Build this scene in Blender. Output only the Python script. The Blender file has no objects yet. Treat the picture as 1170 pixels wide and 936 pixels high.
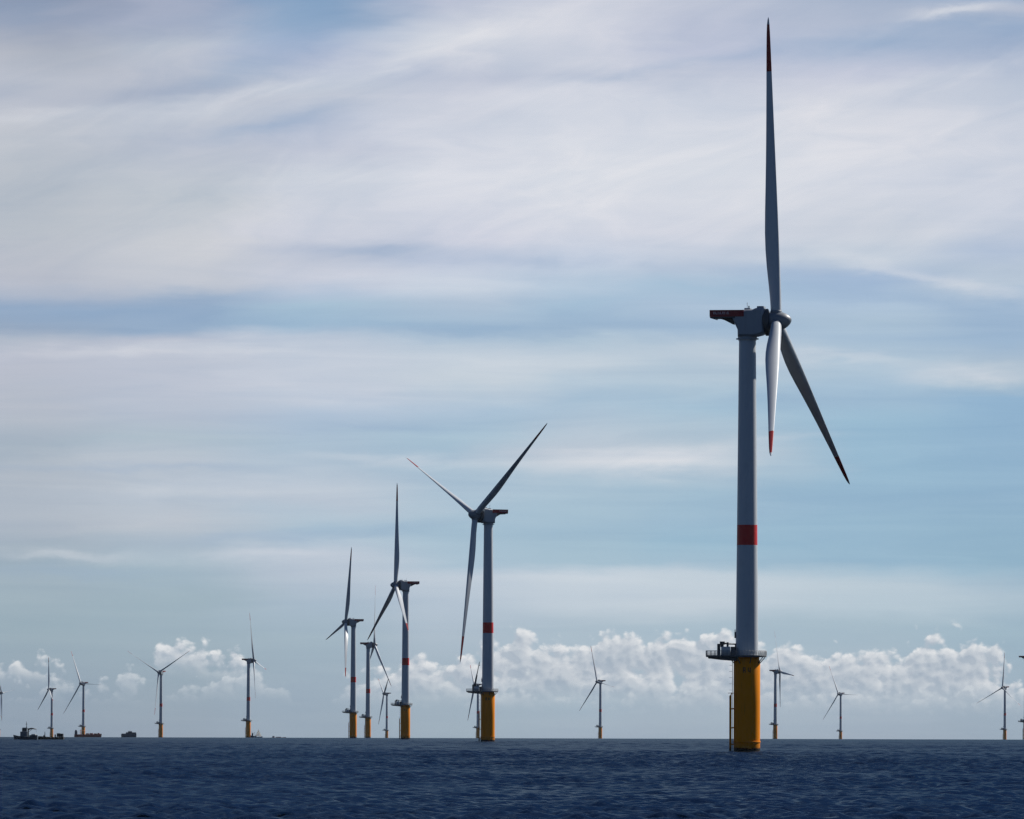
import bpy, bmesh, math, random
import numpy as np
from mathutils import Vector, Matrix

random.seed(7)
rng = np.random.default_rng(11)
SC = bpy.context.scene
COL = SC.collection
R = math.radians
PI = math.pi

# ----------------------------------------------------------------------------
# camera, world, sun, exposure
# ----------------------------------------------------------------------------
F = 9430.0            # focal length in photo pixels (photo 1170 px wide): a ~290 mm lens
CAM_H = 5.3           # eye height above the sea, metres
R2 = 2 * 7.4e6        # twice the earth radius (with normal refraction)
PITCH = 0.03861
ROLL = 0.0026

cam = bpy.data.cameras.new('camera')
cam.sensor_width = 36.0
cam.lens = F / 1170.0 * 36.0
cam.clip_start = 1.0
cam.clip_end = 80000.0
cam_o = bpy.data.objects.new('camera', cam)
cam_o.matrix_world = Matrix.Translation((0, 0, CAM_H)) @ Matrix.Rotation(PI / 2 + PITCH, 4, 'X') @ Matrix.Rotation(ROLL, 4, 'Z')
COL.objects.link(cam_o)
SC.camera = cam_o

SUN_AZ, SUN_EL = 53.0, 40.0
SUN_STRENGTH = 5.0
SKY_STRENGTH = 0.05
SC.view_settings.view_transform = 'Standard'
SC.view_settings.look = 'None'
SC.view_settings.exposure = 0.0
SC.view_settings.gamma = 1.0
SC.view_settings.use_curve_mapping = False
SC.cycles.max_bounces = 6
SC.cycles.volume_bounces = 1
SC.cycles.caustics_reflective = False
SC.cycles.caustics_refractive = False
SC.cycles.use_denoising = True
SC.cycles.denoiser = 'OPENIMAGEDENOISE'
SC.cycles.denoising_prefilter = 'NONE'
SC.cycles.sample_clamp_direct = 2.0
SC.cycles.sample_clamp_indirect = 3.0

sun = bpy.data.lights.new('sun', 'SUN')
sun.energy = SUN_STRENGTH
sun.angle = R(0.53)
sun.color = (1.0, 0.95, 0.88)
sun_o = bpy.data.objects.new('sun', sun)
sdir = Vector((math.sin(R(SUN_AZ)) * math.cos(R(SUN_EL)), math.cos(R(SUN_AZ)) * math.cos(R(SUN_EL)), math.sin(R(SUN_EL))))
sun_o.rotation_euler = sdir.to_track_quat('Z', 'Y').to_euler()
sun_o.location = (0, 0, 400)
COL.objects.link(sun_o)


def lin(c):
    out = []
    for v in c:
        v /= 255.0
        out.append(v / 12.92 if v <= 0.04045 else ((v + 0.055) / 1.055) ** 2.4)
    return tuple(out)


class NB:
    """small node-building helper"""
    def __init__(self, tree):
        self.t = tree

    def node(self, typ, **kw):
        n = self.t.nodes.new(typ)
        for k, v in kw.items():
            setattr(n, k, v)
        return n

    def put(self, sock, v):
        if isinstance(v, bpy.types.NodeSocket):
            self.t.links.new(v, sock)
        elif v is not None:
            sock.default_value = v

    def m(self, op, a, b=None, c=None, clamp=False):
        n = self.node('ShaderNodeMath', operation=op, use_clamp=clamp)
        self.put(n.inputs[0], a)
        self.put(n.inputs[1], b)
        self.put(n.inputs[2], c)
        return n.outputs[0]

    def add(self, a, b): return self.m('ADD', a, b)
    def sub(self, a, b): return self.m('SUBTRACT', a, b)
    def mul(self, a, b): return self.m('MULTIPLY', a, b)
    def mad(self, a, b, c): return self.m('MULTIPLY_ADD', a, b, c)

    def smooth(self, x, a, b, lo=0.0, hi=1.0):
        n = self.node('ShaderNodeMapRange', interpolation_type='SMOOTHSTEP')
        self.put(n.inputs['Value'], x)
        self.put(n.inputs['From Min'], a)
        self.put(n.inputs['From Max'], b)
        n.inputs['To Min'].default_value = lo
        n.inputs['To Max'].default_value = hi
        return n.outputs[0]

    def mix(self, f, a, b, blend='MIX'):
        n = self.node('ShaderNodeMix', data_type='RGBA', blend_type=blend)
        self.put(n.inputs[0], f)
        self.put(n.inputs[6], a if isinstance(a, bpy.types.NodeSocket) else (*a, 1.0))
        self.put(n.inputs[7], b if isinstance(b, bpy.types.NodeSocket) else (*b, 1.0))
        return n.outputs[2]

    def xyz(self, x, y, z=0.0):
        n = self.node('ShaderNodeCombineXYZ')
        self.put(n.inputs[0], x)
        self.put(n.inputs[1], y)
        self.put(n.inputs[2], z)
        return n.outputs[0]

    def noise(self, vec, scale=1.0, detail=2.0, rough=0.5, dist=0.0, dim='2D', lac=2.0):
        n = self.node('ShaderNodeTexNoise', noise_dimensions=dim)
        self.put(n.inputs['Vector'], vec)
        n.inputs['Scale'].default_value = scale
        n.inputs['Detail'].default_value = detail
        n.inputs['Roughness'].default_value = rough
        n.inputs['Lacunarity'].default_value = lac
        n.inputs['Distortion'].default_value = dist
        return n.outputs[0]

    def ramp(self, fac, stops, interp='LINEAR'):
        n = self.node('ShaderNodeValToRGB')
        cr = n.color_ramp
        cr.interpolation = interp
        while len(cr.elements) < len(stops):
            cr.elements.new(0.5)
        for e, (p, c) in zip(cr.elements, stops):
            e.position = p
        for e, (p, c) in zip(cr.elements, stops):
            e.color = (*c, 1.0) if len(c) == 3 else c
        self.put(n.inputs[0], fac)
        return n.outputs[0]


# ---- sky: Nishita daylight under a procedural cloud cover (directions only, all at infinity)
# each list is the brightness of the cloud sheet down one bearing; the number is the
# height as photo pixels below the top of the frame (9430 px per radian)
SKY = {
    20: [(0, 140, 150, 172), (30, 150, 158, 178), (60, 175, 180, 192), (90, 188, 192, 203), (110, 180, 186, 200), (140, 188, 193, 203), (200, 181, 188, 198), (260, 180, 187, 197), (320, 184, 188, 200), (340, 172, 182, 200), (355, 150, 170, 196), (375, 148, 166, 190), (390, 172, 182, 198), (410, 186, 190, 204), (470, 182, 188, 200), (510, 165, 178, 192), (540, 175, 184, 196), (600, 172, 182, 195), (640, 155, 172, 186), (680, 158, 176, 188), (720, 152, 172, 184), (780, 145, 162, 178), (843, 140, 155, 172)],
    200: [(0, 166, 174, 195), (30, 168, 176, 196), (55, 188, 194, 206), (80, 188, 193, 206), (105, 165, 175, 195), (125, 190, 196, 208), (160, 186, 192, 206), (220, 192, 198, 206), (280, 196, 200, 208), (325, 192, 197, 208), (338, 155, 175, 200), (355, 145, 168, 196), (380, 150, 172, 198), (395, 185, 191, 206), (440, 190, 196, 210), (480, 178, 188, 204), (505, 175, 190, 202), (530, 185, 194, 206), (570, 178, 190, 204), (600, 185, 193, 204), (640, 165, 184, 198), (680, 158, 178, 190), (720, 155, 175, 188), (780, 148, 166, 180), (843, 146, 160, 176)],
    360: [(0, 122, 152, 186), (25, 140, 165, 195), (45, 160, 178, 205), (70, 175, 185, 208), (100, 190, 198, 212), (115, 195, 200, 212), (140, 178, 188, 208), (170, 190, 196, 212), (200, 205, 210, 220), (270, 205, 208, 220), (285, 190, 196, 212), (300, 195, 200, 214), (320, 203, 207, 220), (335, 180, 195, 215), (350, 165, 190, 210), (375, 158, 185, 208), (390, 190, 200, 215), (440, 198, 205, 218), (470, 175, 192, 212), (510, 170, 190, 208), (540, 180, 195, 210), (570, 185, 196, 210), (600, 168, 191, 208), (632, 184, 196, 211), (655, 181, 193, 208), (690, 168, 186, 202), (730, 158, 178, 192), (790, 152, 170, 186), (843, 150, 166, 182)],
    520: [(0, 190, 195, 212), (40, 208, 212, 222), (90, 190, 196, 212), (130, 200, 205, 218), (200, 215, 218, 228), (270, 205, 208, 222), (300, 185, 195, 215), (325, 198, 208, 222), (345, 172, 190, 210), (375, 160, 185, 208), (395, 188, 202, 216), (430, 198, 208, 218), (460, 170, 192, 212), (500, 165, 190, 208), (560, 168, 190, 208), (600, 165, 191, 208), (640, 168, 191, 208), (658, 190, 202, 215), (695, 182, 196, 210), (760, 165, 182, 196), (843, 155, 172, 186)],
    660: [(0, 205, 208, 220), (30, 212, 214, 224), (75, 200, 205, 218), (90, 190, 197, 213), (110, 208, 212, 223), (200, 219, 222, 230), (265, 212, 215, 226), (300, 195, 205, 222), (320, 185, 200, 218), (345, 165, 190, 212), (370, 155, 180, 205), (385, 175, 195, 212), (420, 195, 207, 218), (450, 170, 193, 212), (500, 180, 195, 210), (525, 190, 200, 212), (550, 172, 194, 210), (600, 160, 188, 206), (642, 166, 191, 207), (654, 197, 208, 219), (690, 193, 205, 216), (720, 170, 188, 202), (800, 162, 180, 194), (843, 157, 172, 188)],
    800: [(0, 190, 196, 212), (30, 188, 194, 212), (60, 185, 192, 212), (90, 195, 200, 215), (120, 205, 210, 222), (200, 218, 221, 229), (270, 210, 213, 224), (310, 185, 198, 216), (330, 165, 190, 212), (350, 172, 192, 213), (375, 160, 184, 208), (395, 185, 200, 214), (430, 180, 198, 213), (460, 162, 190, 210), (510, 182, 197, 210), (530, 180, 196, 210), (560, 160, 188, 207), (620, 155, 187, 207), (642, 162, 189, 207), (656, 193, 206, 217), (692, 192, 204, 215), (720, 168, 188, 202), (800, 164, 180, 194), (843, 158, 173, 188)],
    1000: [(0, 165, 178, 200), (25, 175, 185, 205), (50, 165, 180, 204), (80, 190, 196, 214), (130, 210, 213, 223), (200, 213, 216, 226), (260, 205, 210, 220), (300, 195, 205, 218), (315, 160, 182, 210), (340, 165, 187, 212), (365, 175, 195, 213), (385, 165, 188, 210), (410, 175, 195, 212), (440, 165, 190, 211), (480, 152, 185, 208), (560, 150, 183, 206), (640, 150, 182, 204), (662, 184, 200, 212), (692, 182, 199, 211), (715, 165, 186, 200), (800, 162, 178, 193), (843, 156, 170, 186)],
    1150: [(0, 150, 170, 198), (15, 180, 188, 205), (30, 150, 170, 198), (60, 170, 182, 205), (100, 195, 202, 216), (200, 205, 210, 222), (260, 195, 203, 218), (290, 175, 190, 212), (310, 185, 198, 214), (330, 180, 195, 212), (350, 160, 183, 208), (390, 155, 180, 206), (415, 175, 192, 208), (435, 170, 190, 206), (455, 145, 178, 206), (560, 145, 178, 203), (640, 145, 178, 200), (672, 174, 193, 207), (720, 155, 180, 196), (800, 158, 175, 190), (843, 152, 168, 184)],
}


def build_world():
    w = bpy.data.worlds.new('World')
    SC.world = w
    w.use_nodes = True
    t = w.node_tree
    t.nodes.clear()
    n = NB(t)
    out = n.node('ShaderNodeOutputWorld')
    sky = n.node('ShaderNodeTexSky', sky_type='NISHITA')
    sky.sun_disc = False
    sky.sun_elevation = R(SUN_EL)
    sky.sun_rotation = R(SUN_AZ)
    sky.dust_density = 0.0
    sky.ozone_density = 3.5
    bg1 = n.node('ShaderNodeBackground')
    bg1.inputs[1].default_value = SKY_STRENGTH
    t.links.new(n.mix(1.0, sky.outputs[0], (0.54, 0.64, 0.84), 'MULTIPLY'), bg1.inputs[0])

    tc = n.node('ShaderNodeTexCoord')
    sep = n.node('ShaderNodeSeparateXYZ')
    t.links.new(tc.outputs['Generated'], sep.inputs[0])
    az = n.m('ARCTAN2', sep.outputs[0], sep.outputs[1])
    el = n.m('ARCSINE', sep.outputs[2])
    uu = n.mad(az, F, 585.0)
    u = n.m('PINGPONG', uu, 1170.0)
    v = n.mad(el, -F, 832.3)

    # wander of the cloud edges
    w1 = n.noise(n.xyz(n.mul(uu, 1 / 330.0), n.mul(v, 1 / 70.0)), 1.0, 4.0, 0.55)
    w2 = n.noise(n.xyz(n.mul(uu, 1 / 90.0), n.mad(v, 1 / 22.0, 7.3)), 1.0, 4.0, 0.6)
    vw = n.add(v, n.add(n.mul(n.sub(w1, 0.5), 34.0), n.mul(n.sub(w2, 0.5), 10.0)))
    vn = n.m('DIVIDE', vw, 843.0, clamp=True)
    cols = sorted(SKY)
    acc = None
    for i, uc in enumerate(cols):
        c = n.ramp(vn, [(p / 843.0, lin((r, g, b))) for p, r, g, b in SKY[uc]])
        if acc is None:
            acc = c
        else:
            wob = n.mad(n.sub(w1, 0.5), 160.0, u)
            acc = n.mix(n.smooth(wob, float(cols[i - 1]), float(uc)), acc, c)

    # brighter wisps and clearer gaps: (u, v, half length, half width, slope in degrees, strength)
    us = n.add(uu, n.mul(n.sub(w1, 0.5), 70.0))
    vs = n.add(v, n.add(n.mul(n.sub(w1, 0.5), 26.0), n.mul(n.sub(w2, 0.5), 22.0)))

    def streaks(items):
        tot = None
        for u0, v0, hl, hw, ang, amt in items:
            ca, sa = math.cos(R(ang)), math.sin(R(ang))
            du, dv = n.sub(us, u0), n.sub(vs, v0)
            a = n.mad(du, ca / hl, n.mul(dv, sa / hl))
            b = n.mad(dv, ca / hw, n.mul(du, -sa / hw))
            g = n.m('EXPONENT', n.mul(n.mad(a, a, n.mul(b, b)), -1.0))
            g = n.mul(g, amt)
            tot = g if tot is None else n.add(tot, g)
        return tot
    white = streaks([(300, 100, 190, 13, -14, .55), (470, 62, 120, 12, -24, .45), (600, 25, 110, 18, -14, .35), (1075, 88, 150, 15, -18, .5), (1100, 14, 52, 7, -5, .9),
                     (1060, 317, 120, 8, 13, .6), (640, 205, 270, 55, -4, .45), (900, 190, 200, 40, -8, .3), (735, 527, 105, 15, -3, 1.0), (1110, 428, 70, 10, 0, .75), (890, 500, 60, 5, -4, .25), (980, 410, 90, 6, 2, .3),
                     (460, 527, 120, 7, 2, .4), (80, 637, 80, 6, 2, .4), (310, 636, 110, 9, 0, .45), (200, 405, 230, 8, -1, .4), (560, 412, 160, 12, -2, .3), (860, 408, 90, 8, 0, .3),
                     (250, 560, 180, 14, -3, .3), (60, 130, 130, 10, -6, .35)])
    blue = streaks([(330, 14, 80, 26, -8, .8), (275, 79, 72, 12, -15, .45), (300, 143, 95, 9, -10, .4), (740, 84, 75, 8, -9, .45), (470, 287, 130, 9, 0, .4), (130, 361, 180, 13, 1, .55),
                    (1000, 45, 90, 15, -12, .45), (20, 22, 70, 22, -6, .35), (640, 302, 160, 7, 2, .3), (560, 378, 240, 7, 0, .4), (150, 536, 180, 5, 1, .35), (350, 608, 140, 8, -4, .45),
                    (90, 657, 110, 8, 2, .35), (430, 488, 110, 8, 0, .35), (1030, 345, 110, 8, 6, .35), (860, 60, 60, 9, -14, .3), (950, 455, 220, 9, 0, .3), (900, 575, 260, 22, 0, .25), (700, 600, 160, 14, 0, .25)])
    # fibres: slanting upwards in the high sheet, level lower down
    c20, s20 = math.cos(R(-17)), math.sin(R(-17))
    ur = n.mad(uu, c20, n.mul(v, s20))
    vr = n.mad(v, c20, n.mul(uu, -s20))
    warpu = n.mul(n.sub(w1, 0.5), 0.9)
    s1 = n.noise(n.xyz(n.add(n.mul(ur, 1 / 190.0), warpu), n.mul(vr, 1 / 60.0)), 1.0, 7.0, 0.56, 0.5)
    s2 = n.noise(n.xyz(n.add(n.mul(uu, 1 / 330.0), warpu), n.mad(v, 1 / 24.0, 3.0)), 1.0, 6.0, 0.56, 0.4)
    high = n.smooth(v, 250.0, 380.0, 1.0, 0.0)
    ds = n.add(n.mul(n.mul(n.sub(s1, 0.5), 0.36), high), n.mul(n.mul(n.sub(s2, 0.5), n.smooth(v, 560.0, 740.0, 0.30, 0.16)), n.mad(high, -0.6, 1.0)))
    wf = n.m('ADD', n.mul(white, n.mad(n.sub(s1, 0.5), 1.6, 1.0)), 0.0, clamp=True)
    bf = n.m('ADD', n.mul(blue, n.mad(n.sub(s1, 0.5), -1.6, 1.0)), 0.0, clamp=True)
    acc = n.mix(n.mul(bf, 0.70), acc, lin((140, 167, 198)))
    acc = n.mix(n.mul(wf, 0.78), acc, lin((220, 222, 228)))
    gcol = n.node('ShaderNodeCombineColor')
    n.put(gcol.inputs[0], n.mad(ds, 1.2, 1.055))
    n.put(gcol.inputs[1], n.mad(ds, 0.85, 1.055))
    n.put(gcol.inputs[2], n.mad(ds, 0.5, 1.055))
    veil = n.mix(1.0, acc, gcol.outputs[0], 'MULTIPLY')

    # cumulus along the horizon: a bank ahead to the right, loose puffs to the left
    un = n.m('DIVIDE', u, 1170.0, clamp=True)

    def prof(items):
        return n.ramp(un, [(x / 1170.0, (c, c, c)) for x, c in items])

    def puff(du, dv, k, off):
        U = n.mad(n.add(uu, du), k, off)
        V = n.mul(n.add(v, dv), k)
        a = n.noise(n.xyz(n.mul(U, 1 / 58.0), n.mul(V, 1 / 42.0)), 1.0, 6.0, 0.55, 0.0)
        out_ = n.mul(n.sub(a, 0.5), 1.25)
        for sc, wgt in ((24.0, 0.42), (10.0, 0.2)):
            vo = n.node('ShaderNodeTexVoronoi', voronoi_dimensions='2D', feature='F1')
            n.put(vo.inputs['Vector'], n.xyz(n.mul(n.add(U, n.mul(n.sub(a, .5), 26.0)), 1 / sc), n.mul(n.add(V, n.mul(n.sub(a, .5), 18.0)), 1 / (sc * 0.85))))
            vo.inputs['Scale'].default_value = 1.0
            out_ = n.sub(out_, n.mul(n.sub(vo.outputs['Distance'], 0.42), wgt))
        return out_

    def bank(under, top, cov, bottom, k, off, soft, white_c, grey_c, strength):
        """top: height of the crowns, cov: how much of the bank is cloud, bottom: where it melts into the haze"""
        p0 = puff(0.0, 0.0, k, off)
        p1 = puff(4.5, -6.0, k, off)
        h = n.m('DIVIDE', n.sub(v, top), 30.0)
        hs = n.m('MINIMUM', h, 1.15)
        sgn = n.sub(n.mad(p0, 1.9, n.mul(hs, 0.75)), n.mul(n.sub(1.0, cov), 1.6))
        al = n.smooth(sgn, 0.0, soft)
        fade = n.smooth(v, n.sub(bottom, 42.0), bottom, 1.0, 0.0)
        floor_ = n.smooth(h, -0.7, -0.2)
        al = n.mul(n.mul(al, fade), n.mul(floor_, strength))
        relief = n.m('ADD', n.mul(n.sub(p0, p1), 2.6), 0.42, clamp=True)
        depth = n.smooth(sgn, 0.05, 1.25, 1.0, 0.0)
        lit_ = n.m('ADD', n.mul(relief, n.mad(depth, 0.55, 0.45)), n.mul(depth, 0.22), clamp=True)
        col_ = n.mix(lit_, grey_c, white_c)
        return n.mix(al, under, col_)

    bottomA = prof([(0, .62), (120, .6), (200, .5), (270, .6), (330, .6), (420, .8), (560, .85), (1170, .9)])
    sheet = bank(veil, n.mad(prof([(0, .42), (70, .45), (110, .7), (165, .45), (195, .24), (240, .3), (285, .45), (330, .7), (400, .6), (470, .42), (530, .38), (575, .24), (610, .2), (660, .16), (710, .08),
                                   (740, .2), (800, .12), (850, .3), (900, .28), (950, .2), (1000, .24), (1060, .14), (1110, .2), (1145, .36), (1170, .5)]), 100.0, 708.0),
                 prof([(0, .95), (60, .95), (105, .65), (150, .75), (185, 1.0), (250, 1.05), (290, .85), (340, .55), (400, .9), (460, .92), (540, .95), (600, 1.0), (740, 1.0), (1130, 1.0), (1170, .7)]),
                 n.mad(bottomA, 90.0, 735.0), 1.0, 0.0, 0.42, lin((237, 238, 240)), lin((164, 178, 194)), 0.95)
    sheet = bank(sheet, n.mad(prof([(0, .3), (130, .3), (150, .2), (180, .5), (250, .2), (300, .3), (380, .35), (430, .2), (520, .4), (590, .15), (640, .35), (760, .25), (880, .2), (1000, .25), (1170, .3)]), 100.0, 748.0),
                 prof([(0, .95), (80, .85), (120, .92), (150, 1.0), (190, .9), (250, 1.05), (305, 1.0), (345, .75), (400, .95), (440, .7), (520, .6), (590, .8), (700, .62), (860, .8), (960, .75), (1060, .66), (1170, .6)]),
                 n.mad(prof([(0, .45), (350, .45), (560, .6), (1170, .7)]), 50.0, 788.0), 1.25, 311.0, 0.42, lin((214, 220, 226)), lin((166, 180, 195)), 0.7)

    # cloud cover: dense towards the sea horizon ahead, thinning overhead and behind
    hi = n.noise(n.xyz(n.mul(az, 3.0), n.mul(el, 9.0)), 1.0, 5.0, 0.55)
    lowband = n.smooth(el, R(5.6), R(12.0), 1.0, 0.0)
    front = n.smooth(sep.outputs[1], -0.2, 0.9)
    patch = n.mul(n.smooth(hi, 0.5, 0.75), n.mad(front, 0.35, 0.05))
    fac = n.m('MAXIMUM', n.mul(lowband, n.mad(front, 0.8, 0.12)), patch, clamp=True)
    dim = n.mad(front, 0.80, 0.20)
    dc = n.node('ShaderNodeCombineColor')
    for i in range(3):
        n.put(dc.inputs[i], dim)
    sheet = n.mix(1.0, sheet, dc.outputs[0], 'MULTIPLY')
    bg2 = n.node('ShaderNodeBackground')
    bg2.inputs[1].default_value = 1.0
    t.links.new(sheet, bg2.inputs[0])
    ms = n.node('ShaderNodeMixShader')
    n.put(ms.inputs[0], fac)
    t.links.new(bg1.outputs[0], ms.inputs[1])
    t.links.new(bg2.outputs[0], ms.inputs[2])
    t.links.new(ms.outputs[0], out.inputs[0])


build_world()


# ----------------------------------------------------------------------------
# helpers
# ----------------------------------------------------------------------------
def principled(name, base, rough=0.5, metal=0.0, ior=1.5):
    m = bpy.data.materials.new(name)
    m.use_nodes = True
    n = NB(m.node_tree)
    b = m.node_tree.nodes['Principled BSDF']
    b.inputs['Base Color'].default_value = (*base, 1)
    b.inputs['Roughness'].default_value = rough
    b.inputs['Metallic'].default_value = metal
    b.inputs['IOR'].default_value = ior
    return m, n, b


def weathered(name, base, rough=0.45, amount=0.12, vscale=(1.2, 1.2, 0.08)):
    """paint with faint vertical run-off streaks and patches"""
    m, n, b = principled(name, base, rough)
    tc = n.node('ShaderNodeTexCoord')
    mp = n.node('ShaderNodeMapping')
    mp.inputs['Scale'].default_value = vscale
    n.put(mp.inputs[0], tc.outputs['Object'])
    s = n.noise(mp.outputs[0], 1.0, 5.0, 0.6, 0.0, '3D')
    p = n.noise(tc.outputs['Object'], 0.35, 4.0, 0.6, 0.0, '3D')
    f = n.m('MULTIPLY', n.add(n.smooth(s, 0.5, 0.75), n.smooth(p, 0.5, 0.8)), amount)
    dirt = tuple(c * 0.45 + 0.02 for c in base)
    n.put(b.inputs['Base Color'], n.mix(f, base, dirt))
    n.put(b.inputs['Roughness'], n.mad(s, 0.2, rough - 0.1))
    return m


M = {}
M['paint'] = weathered('pale_grey_paint', (0.60, 0.64, 0.67), 0.42, 0.14)
M['blade'] = weathered('blade_gelcoat', (0.60, 0.64, 0.67), 0.35, 0.08, (0.6, 0.6, 0.05))
M['red'] = weathered('signal_red_paint', (0.72, 0.012, 0.008), 0.45, 0.15)
M['nacelle'] = weathered('nacelle_paint', (0.34, 0.38, 0.42), 0.45, 0.2)
M['hub'] = weathered('spinner_paint', (0.24, 0.27, 0.30), 0.45, 0.15)
M['steel'] = weathered('galvanised_steel', (0.26, 0.27, 0.28), 0.5, 0.3)
M['tipred'] = weathered('blade_tip_red', (0.34, 0.012, 0.012), 0.5, 0.15)
M['deckred'] = weathered('hoist_deck_red', (0.30, 0.012, 0.016), 0.5, 0.2)
M['dark'] = weathered('dark_steel', (0.07, 0.075, 0.08), 0.5, 0.2)
M['white'] = weathered('white_enclosure', (0.74, 0.74, 0.72), 0.5, 0.1)
M['mark'] = weathered('faded_lettering', (0.85, 0.66, 0.64), 0.6, 0.1)
M['black'] = principled('black_paint', (0.015, 0.015, 0.017), 0.6)[0]
M['hullblue'] = weathered('navy_hull_paint', (0.03, 0.045, 0.07), 0.4, 0.2)
M['hullred'] = weathered('red_hull_paint', (0.42, 0.10, 0.07), 0.5, 0.25)
M['hullgrey'] = weathered('grey_ship_paint', (0.13, 0.15, 0.18), 0.5, 0.2)
M['cream'] = weathered('cream_ship_paint', (0.62, 0.58, 0.52), 0.5, 0.15)
M['sail'] = weathered('sailcloth', (0.80, 0.80, 0.78), 0.7, 0.05)
M['glass'] = principled('wheelhouse_glass', (0.02, 0.025, 0.03), 0.08)[0]
M['orange'] = weathered('orange_lifeboat_paint', (0.62, 0.20, 0.04), 0.5, 0.1)


def yellow_mat():
    base = (0.92, 0.29, 0.001)
    m, n, b = principled('marine_yellow_paint', base, 0.5, 0.0, 1.18)
    tc = n.node('ShaderNodeTexCoord')
    sep = n.node('ShaderNodeSeparateXYZ')
    n.put(sep.inputs[0], tc.outputs['Object'])
    mp = n.node('ShaderNodeMapping')
    mp.inputs['Scale'].default_value = (1.6, 1.6, 0.12)
    n.put(mp.inputs[0], tc.outputs['Object'])
    s = n.noise(mp.outputs[0], 1.0, 6.0, 0.62, 0.0, '3D')
    p = n.noise(tc.outputs['Object'], 0.9, 5.0, 0.6, 0.0, '3D')
    streak = n.m('MULTIPLY', n.smooth(s, 0.52, 0.74), 0.38)
    c1 = n.mix(streak, base, (0.30, 0.11, 0.02))
    # marine growth in the splash zone
    edge = n.add(sep.outputs[2], n.mul(n.sub(p, 0.5), 1.3))
    growth = n.smooth(edge, 0.75, 1.25, 1.0, 0.0)
    c2 = n.mix(growth, c1, (0.018, 0.017, 0.012))
    rustband = n.mul(n.smooth(edge, 1.2, 3.0, 0.45, 0.0), 1.0)
    c3 = n.mix(n.mul(rustband, n.sub(1.0, growth)), c2, (0.33, 0.14, 0.02))
    n.put(b.inputs['Base Color'], c3)
    n.put(b.inputs['Roughness'], n.mad(s, 0.25, 0.45))
    return m


M['yellow'] = yellow_mat()


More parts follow.
